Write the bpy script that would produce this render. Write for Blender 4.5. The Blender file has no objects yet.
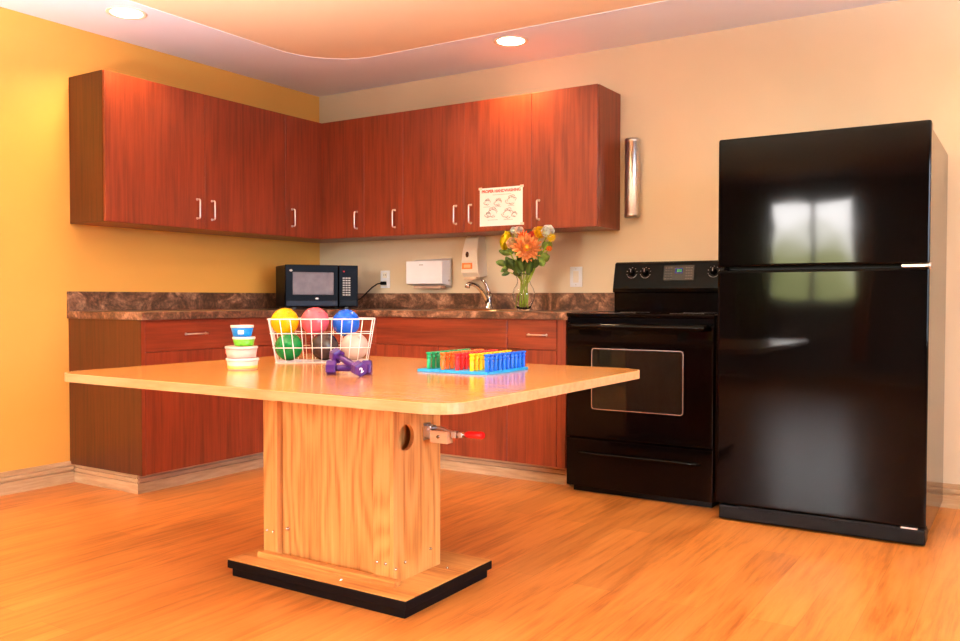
import bpy, bmesh, math, random
from mathutils import Vector, Matrix
random.seed(7)
PI = math.pi
COL = bpy.context.scene.collection
SC = bpy.context.scene

# ---------------------------------------------------------------- materials
def s2l(c):
    return tuple((x/12.92 if x <= .04045 else ((x+.055)/1.055)**2.4) for x in c)
def rgb(r, g, b): return s2l((r/255, g/255, b/255)) + (1,)

def mat_base(name):
    m = bpy.data.materials.new(name); m.use_nodes = True
    nt = m.node_tree; b = nt.nodes['Principled BSDF']
    return m, nt, b
def N(nt, t, **kw):
    n = nt.nodes.new(t)
    for k, v in kw.items():
        if k in n.inputs: n.inputs[k].default_value = v
        else: setattr(n, k, v)
    return n
def ramp(nt, stops):
    r = nt.nodes.new('ShaderNodeValToRGB'); e = r.color_ramp.elements
    while len(e) < len(stops): e.new(.5)
    for i, (p, c) in enumerate(stops): e[i].position = p; e[i].color = c
    return r
def plain(name, col, rough=.5, metal=0, noise=0.06, nscale=12, bump=0, spec=.5, coat=0, emit=None, estr=0, trans=0, ior=1.45, sss=0):
    m, nt, b = mat_base(name); L = nt.links
    tc = N(nt, 'ShaderNodeTexCoord'); no = N(nt, 'ShaderNodeTexNoise', Scale=nscale, Detail=3.0)
    L.new(tc.outputs['Object'], no.inputs['Vector'])
    c = col
    d = tuple(max(0, x*(1-noise)) for x in c[:3])+(1,); u = tuple(min(1, x*(1+noise)) for x in c[:3])+(1,)
    r = ramp(nt, [(.35, d), (.65, u)])
    L.new(no.outputs['Fac'], r.inputs['Fac']); L.new(r.outputs['Color'], b.inputs['Base Color'])
    b.inputs['Roughness'].default_value = rough; b.inputs['Metallic'].default_value = metal
    b.inputs['Specular IOR Level'].default_value = spec
    b.inputs['Coat Weight'].default_value = coat; b.inputs['Coat Roughness'].default_value = .08
    b.inputs['IOR'].default_value = ior
    b.inputs['Transmission Weight'].default_value = trans
    if sss: b.inputs['Subsurface Weight'].default_value = sss; b.inputs['Subsurface Scale'].default_value = .02
    if emit: b.inputs['Emission Color'].default_value = emit; b.inputs['Emission Strength'].default_value = estr
    if bump:
        bn = N(nt, 'ShaderNodeBump', Strength=bump, Distance=.002)
        L.new(no.outputs['Fac'], bn.inputs['Height']); L.new(bn.outputs['Normal'], b.inputs['Normal'])
    return m

def wood(name, dark, mid, light, axis='Z', stretch=14, scale=5., rough=.35, coat=0., rings=.5, plank=None, spec=.5, ringscale=1., freq=26, fine=1.):
    """grain runs along `axis` of the object's own coordinates"""
    m, nt, b = mat_base(name); L = nt.links
    tc = N(nt, 'ShaderNodeTexCoord'); mp = N(nt, 'ShaderNodeMapping')
    s = {'X': (1, stretch, stretch), 'Y': (stretch, 1, stretch), 'Z': (stretch, stretch, 1)}[axis]
    mp.inputs['Scale'].default_value = s
    oi = N(nt, 'ShaderNodeObjectInfo'); vadd = N(nt, 'ShaderNodeVectorMath', operation='ADD')
    vs = N(nt, 'ShaderNodeVectorMath', operation='SCALE'); vs.inputs['Scale'].default_value = 3.7
    cx = N(nt, 'ShaderNodeCombineXYZ')
    for k in 'XYZ': L.new(oi.outputs['Random'], cx.inputs[k])
    L.new(cx.outputs[0], vs.inputs[0]); L.new(tc.outputs['Object'], vadd.inputs[0]); L.new(vs.outputs[0], vadd.inputs[1])
    L.new(vadd.outputs[0], mp.inputs['Vector'])
    n1 = N(nt, 'ShaderNodeTexNoise', Scale=scale, Detail=6.0, Roughness=.65, Distortion=.3)
    L.new(mp.outputs[0], n1.inputs['Vector'])
    # cathedral rings
    mp2 = N(nt, 'ShaderNodeMapping'); s2 = {'X': (.22, 1, 1), 'Y': (1, .22, 1), 'Z': (1, 1, .22)}[axis]
    mp2.inputs['Scale'].default_value = s2; L.new(vadd.outputs[0], mp2.inputs['Vector'])
    n2 = N(nt, 'ShaderNodeTexNoise', Scale=3.2*ringscale, Detail=2.0, Roughness=.4); L.new(mp2.outputs[0], n2.inputs['Vector'])
    mu = N(nt, 'ShaderNodeMath', operation='MULTIPLY'); mu.inputs[1].default_value = freq; L.new(n2.outputs['Fac'], mu.inputs[0])
    si = N(nt, 'ShaderNodeMath', operation='SINE'); L.new(mu.outputs[0], si.inputs[0])
    m3 = N(nt, 'ShaderNodeMath', operation='MULTIPLY_ADD'); m3.inputs[1].default_value = .16*rings; L.new(si.outputs[0], m3.inputs[0])
    fn = N(nt, 'ShaderNodeMath', operation='MULTIPLY_ADD'); fn.inputs[1].default_value = fine; fn.inputs[2].default_value = .5*(1-fine); L.new(n1.outputs['Fac'], fn.inputs[0]); L.new(fn.outputs[0], m3.inputs[2])
    r = ramp(nt, [(.28, dark), (.5, mid), (.74, light)])
    L.new(m3.outputs[0], r.inputs['Fac'])
    out = r.outputs['Color']
    if plank:
        w, ln = plank
        br = N(nt, 'ShaderNodeTexBrick'); br.offset = .37
        br.inputs['Scale'].default_value = 1; br.inputs['Mortar Size'].default_value = .0006; br.inputs['Brick Width'].default_value = ln; br.inputs['Row Height'].default_value = w
        br.inputs['Color1'].default_value = (.86, .86, .86, 1); br.inputs['Color2'].default_value = (1.1, 1.1, 1.1, 1); br.inputs['Mortar'].default_value = (.55, .5, .45, 1)
        mpb = N(nt, 'ShaderNodeMapping'); mpb.inputs['Rotation'].default_value = (0, 0, PI/2 if axis == 'Y' else 0)
        L.new(tc.outputs['Object'], mpb.inputs['Vector']); L.new(mpb.outputs[0], br.inputs['Vector'])
        mx = N(nt, 'ShaderNodeMixRGB', blend_type='MULTIPLY'); mx.inputs[0].default_value = 1
        L.new(out, mx.inputs[1]); L.new(br.outputs['Color'], mx.inputs[2]); out = mx.outputs[0]
    L.new(out, b.inputs['Base Color'])
    b.inputs['Roughness'].default_value = rough; b.inputs['Coat Weight'].default_value = coat; b.inputs['Coat Roughness'].default_value = .12
    b.inputs['Specular IOR Level'].default_value = spec
    bn = N(nt, 'ShaderNodeBump', Strength=.12, Distance=.001); L.new(n1.outputs['Fac'], bn.inputs['Height']); L.new(bn.outputs['Normal'], b.inputs['Normal'])
    return m

CH = (rgb(102, 36, 17), rgb(130, 50, 25), rgb(148, 62, 34))
cherryV = wood('cherry_laminate_vertical', *CH, axis='Z', stretch=24, scale=2.2, rough=.33, rings=.35, ringscale=1.3)
cherryHx = wood('cherry_laminate_across_x', *CH, axis='X', stretch=24, scale=2.2, rough=.33, rings=.45)
cherryHy = wood('cherry_laminate_across_y', *CH, axis='Y', stretch=24, scale=2.2, rough=.33, rings=.45)
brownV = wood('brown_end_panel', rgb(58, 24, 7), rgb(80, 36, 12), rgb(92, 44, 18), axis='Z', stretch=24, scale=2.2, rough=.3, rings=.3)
cherryDk = plain('cherry_dark_edge', rgb(70, 20, 8), .5)
OAK = (rgb(172, 100, 40), rgb(208, 142, 72), rgb(222, 162, 92))
oakV = wood('oak_vertical', *OAK, axis='Z', stretch=30, scale=3, rough=.42, rings=.55, ringscale=1.3, freq=95, fine=.7)
oakX = wood('oak_across', *OAK, axis='X', stretch=16, scale=4, rough=.42, rings=.7)
MP = (rgb(206, 132, 62), rgb(220, 148, 74), rgb(228, 160, 86))
mapleTop = wood('maple_top', *MP, axis='X', stretch=22, scale=3.5, rough=.2, rings=.25, coat=.25)
mapleEdge = wood('maple_edge', rgb(194, 132, 82), rgb(204, 148, 100), rgb(212, 160, 114), axis='X', stretch=10, scale=5, rough=.4, rings=.4)
floorM = wood('floor_planks', rgb(164, 90, 36), rgb(204, 124, 56), rgb(216, 138, 70), axis='Y', stretch=15, scale=3.0, rough=.3, rings=.35, plank=(.15, 1.2))
limed = wood('limed_oak_trim', rgb(158, 120, 84), rgb(186, 148, 108), rgb(204, 170, 132), axis='X', stretch=12, scale=5, rough=.5, rings=.3)
limedY = wood('limed_oak_trim_y', rgb(158, 120, 84), rgb(186, 148, 108), rgb(204, 170, 132), axis='Y', stretch=12, scale=5, rough=.5, rings=.3)
wallL = plain('wall_warm_lit_gold', rgb(224, 160, 72), .55, noise=.03, nscale=1.5, bump=.05)  # yellower than the tan wall: warm lamp light put into the colour
wallN = plain('unseen_wall_darkened', rgb(128, 124, 116), .6, noise=.03, nscale=1.5)  # unseen walls, colour darkened to dim their reflection in the fridge
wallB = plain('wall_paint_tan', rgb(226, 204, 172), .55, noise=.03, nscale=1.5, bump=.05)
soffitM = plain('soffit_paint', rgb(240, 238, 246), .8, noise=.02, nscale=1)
trayM = plain('tray_peach', rgb(250, 220, 180), .8, noise=.02, nscale=1)  # peach tone, warmer than the soffit colour
chrome = plain('chrome', rgb(210, 205, 200), .12, 1, noise=.02)
steel = plain('brushed_steel', rgb(205, 195, 188), .28, 1, noise=.05, nscale=60)
nickel = plain('satin_nickel', rgb(225, 215, 208), .3, 1, noise=.02)
blackG = plain('black_gloss', rgb(5, 3, 3), .07, noise=.1, spec=.16)
blackE = plain('black_enamel', rgb(8, 6, 7), .16, noise=.1, spec=.03)
blackS = plain('black_case', rgb(16, 11, 10), .22, noise=.15, nscale=250, bump=.06)
blackM = plain('black_plastic', rgb(12, 9, 9), .4, spec=.15)
rubber = plain('black_vinyl_edge', rgb(12, 8, 9), .5, spec=.12)
ovenGlass = plain('oven_glass', rgb(26, 21, 16), .05, noise=.05, spec=.4)
mwGlass = plain('microwave_screen', rgb(112, 104, 112), .3, noise=.12, nscale=20, spec=.1)  # lavender grey of reflected daylight put into the base colour
white = plain('white_plastic', rgb(240, 240, 244), .35, noise=.015)
offwh = plain('cream_plastic', rgb(240, 230, 214), .35, noise=.02)
paper = plain('paper', rgb(246, 242, 242), .7, noise=.02)
wireM = plain('white_coated_wire', rgb(246, 240, 232), .35, noise=.02)
btnG = plain('button_grey', rgb(96, 80, 70), .5)
printGrey = plain('print_grey', rgb(178, 172, 170), .5)
inkD = plain('ink_dark', rgb(74, 54, 50), .6); inkR = plain('ink_red', rgb(220, 20, 10), .6)
purple = plain('purple_vinyl', rgb(66, 26, 98), .28, noise=.1)
def granite():
    m, nt, b = mat_base('brown_granite_laminate'); L = nt.links
    tc = N(nt, 'ShaderNodeTexCoord')
    a = N(nt, 'ShaderNodeTexNoise', Scale=5.5, Detail=9.0, Roughness=.7, Distortion=1.6); L.new(tc.outputs['Object'], a.inputs['Vector'])
    r = ramp(nt, [(.3, rgb(44, 26, 18)), (.45, rgb(88, 56, 40)), (.54, rgb(130, 90, 68)), (.66, rgb(196, 148, 118))])
    L.new(a.outputs['Fac'], r.inputs['Fac'])
    v = N(nt, 'ShaderNodeTexNoise', Scale=60.0, Detail=4.0, Roughness=.7); L.new(tc.outputs['Object'], v.inputs['Vector'])
    r2 = ramp(nt, [(.38, (.45, .42, .4, 1)), (.6, (1.15, 1.12, 1.1, 1))]); L.new(v.outputs['Fac'], r2.inputs['Fac'])
    mx = N(nt, 'ShaderNodeMixRGB', blend_type='MULTIPLY'); mx.inputs[0].default_value = .8
    L.new(r.outputs[0], mx.inputs[1]); L.new(r2.outputs[0], mx.inputs[2]); L.new(mx.outputs[0], b.inputs['Base Color'])
    b.inputs['Roughness'].default_value = .3
    return m
graniteM = granite()
def glassy(name, tint=(1, 1, 1, 1), rough=0.0):
    m, nt, b = mat_base(name); L = nt.links; nt.nodes.remove(b)
    o = nt.nodes['Material Output']; t = N(nt, 'ShaderNodeBsdfTransparent'); t.inputs[0].default_value = tint
    g = N(nt, 'ShaderNodeBsdfGlossy'); g.inputs['Roughness'].default_value = .02
    lw = N(nt, 'ShaderNodeFresnel'); lw.inputs[0].default_value = 1.45
    mx = N(nt, 'ShaderNodeMixShader'); L.new(lw.outputs[0], mx.inputs[0]); L.new(t.outputs[0], mx.inputs[1]); L.new(g.outputs[0], mx.inputs[2]); L.new(mx.outputs[0], o.inputs[0])
    return m
paneM = glassy('window_glass')
vaseM = plain('vase_glass', (1, 1, 1, 1), .0, noise=0, trans=1, ior=1.3)
def emis(name, col, s):
    m, nt, b = mat_base(name); b.inputs['Base Color'].default_value = col
    b.inputs['Emission Color'].default_value = col; b.inputs['Emission Strength'].default_value = s; return m

# ---------------------------------------------------------------- mesh helpers
class MB:
    def __init__(s): s.bm = bmesh.new(); s.mats = []
    def _m(s, faces, mat):
        if mat is None: return
        if mat not in s.mats: s.mats.append(mat)
        i = s.mats.index(mat)
        for f in faces: f.material_index = i
    def box(s, x0, x1, y0, y1, z0, z1, bev=0, mat=None, seg=2, M=None):
        t = bmesh.new(); bmesh.ops.create_cube(t, size=1)
        for v in t.verts: v.co = Vector(((x0+x1)/2+v.co.x*(x1-x0), (y0+y1)/2+v.co.y*(y1-y0), (z0+z1)/2+v.co.z*(z1-z0)))
        if bev: bmesh.ops.bevel(t, geom=t.edges[:], offset=bev, segments=seg, affect='EDGES', profile=.6)
        s.join(t, M, mat); return s
    def join(s, t, M=None, mat=None):
        if M is not None: bmesh.ops.transform(t, matrix=M, verts=t.verts)
        mp = {v: s.bm.verts.new(v.co) for v in t.verts}; fs = []
        for f in t.faces:
            try: nf = s.bm.faces.new([mp[v] for v in f.verts]); nf.smooth = f.smooth; fs.append(nf)
            except ValueError: pass
        s._m(fs, mat); t.free(); return s
    def lathe(s, prof, n=24, M=None, mat=None, cap=True, closed=False):
        t = bmesh.new(); rings = []
        for r, z in prof:
            rings.append([t.verts.new((r*math.cos(2*PI*k/n), r*math.sin(2*PI*k/n), z)) for k in range(n)])
        P = list(zip(rings, rings[1:])) + ([(rings[-1], rings[0])] if closed else [])
        for a, b in P:
            for k in range(n):
                f = t.faces.new((a[k], a[(k+1) % n], b[(k+1) % n], b[k])); f.smooth = True
        if cap and not closed:
            t.faces.new(rings[0][::-1]); t.faces.new(rings[-1])
        s.join(t, M, mat); return s
    def cyl(s, p, q, r, n=16, r2=None, mat=None, smooth=True):
        p = Vector(p); q = Vector(q); d = q-p; L = d.length
        M = Matrix.Translation(p) @ d.to_track_quat('Z', 'Y').to_matrix().to_4x4()
        t = bmesh.new(); r2 = r if r2 is None else r2
        a = [t.verts.new((r*math.cos(2*PI*k/n), r*math.sin(2*PI*k/n), 0)) for k in range(n)]
        b = [t.verts.new((r2*math.cos(2*PI*k/n), r2*math.sin(2*PI*k/n), L)) for k in range(n)]
        for k in range(n): f = t.faces.new((a[k], a[(k+1) % n], b[(k+1) % n], b[k])); f.smooth = smooth
        t.faces.new(a[::-1]); t.faces.new(b); s.join(t, M, mat); return s
    def tube(s, pts, r, n=10, mat=None, closed=False, taper=None, flat=1.0):
        t = bmesh.new(); pts = [Vector(p) for p in pts]; m = len(pts); rings = []
        up = None
        for i, p in enumerate(pts):
            if closed: d = (pts[(i+1) % m]-pts[i-1])
            else: d = pts[min(i+1, m-1)]-pts[max(i-1, 0)]
            d.normalize()
            if up is None: up = Vector((0, 0, 1)) if abs(d.z) < .9 else Vector((1, 0, 0))
            a = d.cross(up).normalized(); b = a.cross(d).normalized(); up = b
            rr = r*(taper[i] if taper else 1)
            rings.append([t.verts.new(p+a*rr*math.cos(2*PI*k/n)+b*rr*flat*math.sin(2*PI*k/n)) for k in range(n)])
        for i in range(m if closed else m-1):
            A, B = rings[i], rings[(i+1) % m]
            for k in range(n): f = t.faces.new((A[k], A[(k+1) % n], B[(k+1) % n], B[k])); f.smooth = True
        if not closed: t.faces.new(rings[0][::-1]); t.faces.new(rings[-1])
        s.join(t, None, mat); return s
    def prism(s, poly, z0, z1, M=None, mat=None, bev=0):
        t = bmesh.new(); a = [t.verts.new((x, y, z0)) for x, y in poly]; b = [t.verts.new((x, y, z1)) for x, y in poly]; n = len(poly)
        for k in range(n): t.faces.new((a[k], a[(k+1) % n], b[(k+1) % n], b[k]))
        t.faces.new(a[::-1]); t.faces.new(b)
        if bev:
            es = [e for e in t.edges if abs(e.verts[0].co.z-e.verts[1].co.z) < 1e-6]
            bmesh.ops.bevel(t, geom=es, offset=bev, segments=3, affect='EDGES', profile=.5)
        s.join(t, M, mat); return s
    def sphere(s, c, r, sc=(1, 1, 1), n=24, M=None, mat=None):
        t = bmesh.new(); bmesh.ops.create_uvsphere(t, u_segments=n, v_segments=max(8, n*2//3), radius=r)
        for v in t.verts: v.co = Vector((c[0]+v.co.x*sc[0], c[1]+v.co.y*sc[1], c[2]+v.co.z*sc[2]))
        for f in t.faces: f.smooth = True
        s.join(t, M, mat); return s
    def quad(s, vs, mat=None, smooth=False):
        f = s.bm.faces.new([s.bm.verts.new(v) for v in vs]); f.smooth = smooth; s._m([f], mat); return s
    def build(s, name, mat, parent=None, **kw):
        me = bpy.data.meshes.new(name)
        bmesh.ops.recalc_face_normals(s.bm, faces=s.bm.faces[:])
        s.bm.to_mesh(me); s.bm.free()
        if s.mats:
            for m in s.mats: me.materials.append(m)
        else: me.materials.append(mat)
        o = bpy.data.objects.new(name, me); COL.objects.link(o)
        if parent: o.parent = parent
        for k, v in kw.items(): o[k] = v
        return o
def thing(name, label, cat, loc=(0, 0, 0), rz=0, group=None):
    o = bpy.data.objects.new(name, None); COL.objects.link(o); o.empty_display_size = .05
    o.location = loc; o.rotation_euler = (0, 0, rz); o['label'] = label; o['category'] = cat
    if group: o['group'] = group
    return o
def tag(o, label, cat, group=None, loc=None):
    o['label'] = label; o['category'] = cat
    if group: o['group'] = group
    if loc is not None: o.location = loc
    return o
def struct(o): o['kind'] = 'structure'; return o
def dup(root, loc=None, label=None, group=None, rz=None):
    r = root.copy(); COL.objects.link(r)
    if loc is not None: r.location = loc
    if rz is not None: r.rotation_euler.z = rz
    if label: r['label'] = label
    if group: r['group'] = group
    for ch in root.children:
        c = ch.copy(); COL.objects.link(c); c.parent = r
        for g in ch.children:
            e = g.copy(); COL.objects.link(e); e.parent = c
    return r
def text_mesh(txt, size, mat, name, parent, M, extrude=.0004):
    cu = bpy.data.curves.new(name, 'FONT'); cu.body = txt; cu.size = size; cu.extrude = extrude; cu.align_x = 'CENTER'; cu.offset = size*.03
    t = bpy.data.objects.new('tmp', cu); COL.objects.link(t)
    bpy.context.view_layer.update()
    me = bpy.data.meshes.new_from_object(t.evaluated_get(bpy.context.evaluated_depsgraph_get()))
    bpy.data.objects.remove(t); bpy.data.curves.remove(cu)
    me.transform(M); me.materials.clear(); me.materials.append(mat); me.name = name
    o = bpy.data.objects.new(name, me); COL.objects.link(o); o.parent = parent; return o

# ---------------------------------------------------------------- camera
CAM = Vector((4.336, -4.6453, .9895)); yaw, pit, rol = map(math.radians, (32.5539, -1.477, .0896))
F = Vector((-math.sin(yaw)*math.cos(pit), math.cos(yaw)*math.cos(pit), math.sin(pit)))
R = Vector((math.cos(yaw), math.sin(yaw), 0)); U = R.cross(F)
R2 = R*math.cos(rol)+U*math.sin(rol); U2 = -R*math.sin(rol)+U*math.cos(rol)
cd = bpy.data.cameras.new('camera'); cam = bpy.data.objects.new('camera', cd); COL.objects.link(cam)
mw = Matrix((( R2.x, U2.x, -F.x, CAM.x), (R2.y, U2.y, -F.y, CAM.y), (R2.z, U2.z, -F.z, CAM.z), (0, 0, 0, 1)))
cam.matrix_world = mw; cd.sensor_width = 36; cd.lens = 865.75/960*36; cd.clip_start = .05
SC.camera = cam

# ---------------------------------------------------------------- room shell
X1, Y1, H = 7.8, -8.0, 2.43
T = .12
struct(MB().box(-T, X1+T, Y1-T, T, -.1, 0).build('floor', floorM))
def wall(name, mat, horiz, a0, a1, fixed, out, holes, top=H+.12):
    """wall slab with rectangular window openings; holes = (a0,a1,z0,z1) sorted"""
    m = MB(); f0, f1 = sorted((fixed, fixed+out*T))
    def b(p, q, z0, z1):
        if q-p < 1e-4: return
        if horiz: m.box(p, q, f0, f1, z0, z1)
        else: m.box(f0, f1, p, q, z0, z1)
    cur = a0
    for h in holes:
        b(cur, h[0], 0, top); b(h[0], h[1], 0, h[2]); b(h[0], h[1], h[3], top); cur = h[1]
    b(cur, a1, 0, top)
    return struct(m.build(name, mat))
WB = (1.55, 2.6, .95, 2.2)      # window in the wall behind the camera
WR = (-5.0, -2.0, .55, 2.3)      # wide window, right wall
WL = (-6.95, -6.2, .9, 2.1)      # window, left wall beyond the camera
wall('wall_left', wallL, False, Y1, 0, 0, -1, [WL])
wall('wall_back', wallB, True, -T, X1+T, 0, 1, [])
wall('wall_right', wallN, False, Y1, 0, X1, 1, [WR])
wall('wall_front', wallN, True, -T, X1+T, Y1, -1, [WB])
# ceiling: lower soffit round the room with a round-cornered raised tray
def rrect(x0, x1, y0, y1, r, n=12):
    p = []
    for cx, cy, a in ((x1-r, y1-r, 0), (x0+r, y1-r, 90), (x0+r, y0+r, 180), (x1-r, y0+r, 270)):
        for k in range(n+1):
            t = math.radians(a+90*k/n); p.append((cx+r*math.cos(t), cy+r*math.sin(t)))
    return p
ti = rrect(.615, X1-.6, Y1+.6, -.597, .40, 16)
def frame_prism(m, inner, x0, x1, y0, y1, z0, z1):
    cx, cy = (x0+x1)/2, (y0+y1)/2; outer = []
    for (x, y) in inner:
        # radial projection on the outer rectangle, keeping corners
        dx, dy = x-cx, y-cy
        k = min(((x1-x0)/2)/abs(dx) if dx else 1e9, ((y1-y0)/2)/abs(dy) if dy else 1e9)
        outer.append((cx+dx*k, cy+dy*k))
    n = len(inner); bm = m.bm
    V = [[bm.verts.new((*p, z)) for p in q] for q, z in ((inner, z0), (outer, z0), (outer, z1), (inner, z1))]
    for a in range(4):
        A, B = V[a], V[(a+1) % 4]
        for k in range(n):
            bm.faces.new((A[k], A[(k+1) % n], B[(k+1) % n], B[k]))
    # outer corners
    for sx in (x0, x1):
        for sy in (y0, y1):
            for z, q in ((z0, V[1]), (z1, V[2])):
                pass
m = MB(); frame_prism(m, ti, -T, X1+T, Y1-T, T, H, H+.003)
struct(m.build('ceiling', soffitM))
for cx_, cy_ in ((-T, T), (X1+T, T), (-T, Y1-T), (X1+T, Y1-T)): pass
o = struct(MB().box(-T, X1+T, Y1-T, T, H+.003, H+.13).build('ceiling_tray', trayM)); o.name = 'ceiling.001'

def board_profile(length, axis_x, h=.115, t=.018):
    """ridged skirting board, lying against y=0 (or x=0)"""
    pr = [(0, 0), (-t, 0), (-t, h*.52), (-t*.30, h*.54), (-t*.30, h*.60), (-t*.9, h*.615), (-t*.9, h*.75), (-t*.25, h*.77), (-t*.25, h*.83), (-t*.75, h*.845), (-t*.6, h), (0, h)]
    m = MB(); bm = m.bm
    a = [bm.verts.new((0, y, z)) for y, z in pr]; b = [bm.verts.new((length, y, z)) for y, z in pr]; n = len(pr)
    for k in range(n): bm.faces.new((a[k], a[(k+1) % n], b[(k+1) % n], b[k]))
    bm.faces.new(a); bm.faces.new(b[::-1]); return m
def skirting(name, length, loc, rz, h=.115, t=.016):
    o = struct(board_profile(length, True, h, t).build(name, limed)); o.location = loc; o.rotation_euler.z = rz; return o
skirting('baseboard_left', 8-1.92, (0, Y1, 0), PI/2)
skirting('baseboard_back', X1, (0, 0, 0), 0)
skirting('baseboard_right', 8, (X1, 0, 0), -PI/2)
skirting('baseboard_front', X1, (X1, Y1, 0), PI)
skirting('trim_1', .554, (-.0, -1.905, 0), 0, .1, .014)            # end of the left base cabinets
skirting('trim_2', 1.905-.541+.013, (.541, -1.918, 0), PI/2, .1, .014)         # front of left base cabinets
skirting('trim_3', 2.29-.541, (.541, -.541, 0), 0, .1, .014)       # front of back base cabinets

# windows
curtG = plain('green_curtain_cloth', rgb(120, 132, 56), .9, noise=.2); curtT = plain('tan_curtain_cloth', rgb(214, 140, 78), .9, noise=.1)
def window(name, horiz, a0, a1, z0, z1, fixed, out, mull):
    m = MB(); w = .05; d0, d1 = sorted((fixed+out*.03, fixed+out*.09))
    def b(mm, p, q, u, v, dd0=d0, dd1=d1):
        if horiz: mm.box(p, q, dd0, dd1, u, v)
        else: mm.box(dd0, dd1, p, q, u, v)
    b(m, a0, a1, z0, z0+w); b(m, a0, a1, z1-w, z1); b(m, a0, a0+w, z0+w, z1-w); b(m, a1-w, a1, z0+w, z1-w)
    for k in range(1, mull): 
        c = a0+(a1-a0)*k/mull; b(m, c-.025, c+.025, z0+w, z1-w)
    o = struct(m.build(name, white))
    g = MB(); c = (d0+d1)/2; b(g, a0+w, a1-w, z0+w, z1-w, c-.002, c+.002); g.build('pane', paneM, o)
    s = MB(); e0, e1 = sorted((fixed-out*.05, fixed+out*.03)); b(s, a0-.03, a1+.03, z0-.03, z0, e0, e1); s.build('window_sill', white, o)
window('window_1', True, *WB[:2], *WB[2:], Y1, -1, 2)
window('window_2', False, *WR[:2], *WR[2:], X1, 1, 4)
window('window_3', False, *WL[:2], *WL[2:], 0, -1, 1)
def curtain(horiz, a0, a1, z0, z1, fixed, inn, mat, label):
    m = MB(); n = 60; bm = m.bm; g = []
    for k in range(n+1):
        a = a0+(a1-a0)*k/n; d = fixed+inn*(.09+.022*math.sin((a-a0)*2*PI/.085))
        p = (a, d) if horiz else (d, a)
        q = (a, d-inn*.004) if horiz else (d-inn*.004, a)
        g.append([bm.verts.new((*p, z0)), bm.verts.new((*p, z1)), bm.verts.new((*q, z1)), bm.verts.new((*q, z0))])
    for A, B in zip(g, g[1:]):
        for i in range(4): bm.faces.new((A[i], B[i], B[(i+1) % 4], A[(i+1) % 4])).smooth = True
    bm.faces.new(g[0]); bm.faces.new(g[-1][::-1])
    return tag(m.build('curtain', mat), label, 'curtain')
curtain(True, 1.2, 1.58, .25, 2.32, Y1, 1, curtG, 'green curtain beside the small window in the wall facing the refrigerator')
curtain(True, 2.56, 2.75, .25, 2.32, Y1, 1, curtT, 'tan curtain beside the small window in the wall facing the refrigerator')
curtain(False, -6.25, -5.95, .2, 2.25, 0, 1, curtG, 'green curtain by the narrow window in the golden wall')

# ---------------------------------------------------------------- cabinets
def pull(parent, c, axis, face, L=.108, proj=.028, r=.0045, name='handle'):
    """U-shaped wire pull; axis 'V','X','Y'; face = outward unit direction"""
    f = Vector(face); a = {'V': Vector((0, 0, 1)), 'X': Vector((1, 0, 0)), 'Y': Vector((0, 1, 0))}[axis]; c = Vector(c); h = L/2
    pts = [c-a*h]; e = .010
    pts.append(c-a*h+f*(proj-e))
    for k in range(1, 4):
        t = PI/2*k/4; pts.append(c-a*(h-e*(1-math.cos(t)))+f*(proj-e+e*math.sin(t)))
    pts.append(c-a*(h-e)+f*proj); pts.append(c+a*(h-e)+f*proj)
    for k in range(3, 0, -1):
        t = PI/2*k/4; pts.append(c+a*(h-e*(1-math.cos(t)))+f*(proj-e+e*math.sin(t)))
    pts += [c+a*h+f*(proj-e), c+a*h]
    m = MB().tube(pts, r, 8)
    for s in (-1, 1): m.cyl(c+a*h*s, c+a*h*s+f*.003, r*1.6, 12)
    return m.build(name, nickel, parent)
ZB, ZT, DU = 1.383, 2.158, .31
DT = .02; G = .0015
def front(parent, face, a0, a1, z0, z1, off, mat, name='door', gap=G):
    """flat slab front. face 'x': lies at x=off-DT..off spanning y a0..a1; face 'y': y=-off..-(off-DT) spanning x"""
    m = MB()
    if face == 'x': m.box(off-DT, off, a0+gap, a1-gap, z0+gap, z1-gap, .0012, seg=1)
    else: m.box(a0+gap, a1-gap, -off, -off+DT, z0+gap, z1-gap, .0012, seg=1)
    return m.build(name, mat, parent)
# -- uppers, left wall
u = thing('wall_cabinet', 'cherry wall cabinet with two doors, at the free end of the golden wall', 'cabinet', (0, -1.92, ZB))
m = MB().box(0.002, DU-DT-.001, 1.258, 1.276, 0, ZT-ZB).box(.002, DU-DT-.001, .018, 1.258, 0, .018).box(.002, DU-DT-.001, .018, 1.258, ZT-ZB-.018, ZT-ZB).box(.002, .01, .018, 1.258, .018, ZT-ZB-.018)
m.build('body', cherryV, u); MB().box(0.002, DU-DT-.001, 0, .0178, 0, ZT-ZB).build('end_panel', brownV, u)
for a0, a1, hy in ((0, .639, .58), (.639, 1.275, .686)):
    d = front(u, 'x', a0, a1, 0, ZT-ZB, DU, cherryV); pull(d, (DU, hy, .113), 'V', (1, 0, 0))
# -- corner upper (L shaped)
u = thing('corner_wall_cabinet', 'cherry corner wall cabinet with two narrow doors meeting above the microwave', 'cabinet', (0, 0, ZB))
d_ = DU-DT-.001
MB().prism([(.002, -.644), (d_, -.644), (d_, -d_), (.675, -d_), (.675, -.002), (.002, -.002)], 0, ZT-ZB).build('body', cherryV, u)
d = front(u, 'x', -.645, -DU-.001, 0, ZT-ZB, DU, cherryV); pull(d, (DU, -.589, .121), 'V', (1, 0, 0))
d = front(u, 'y', DU-.018, .676, 0, ZT-ZB, DU, cherryV); pull(d, (.617, -DU, .113), 'V', (0, -1, 0))
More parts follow.
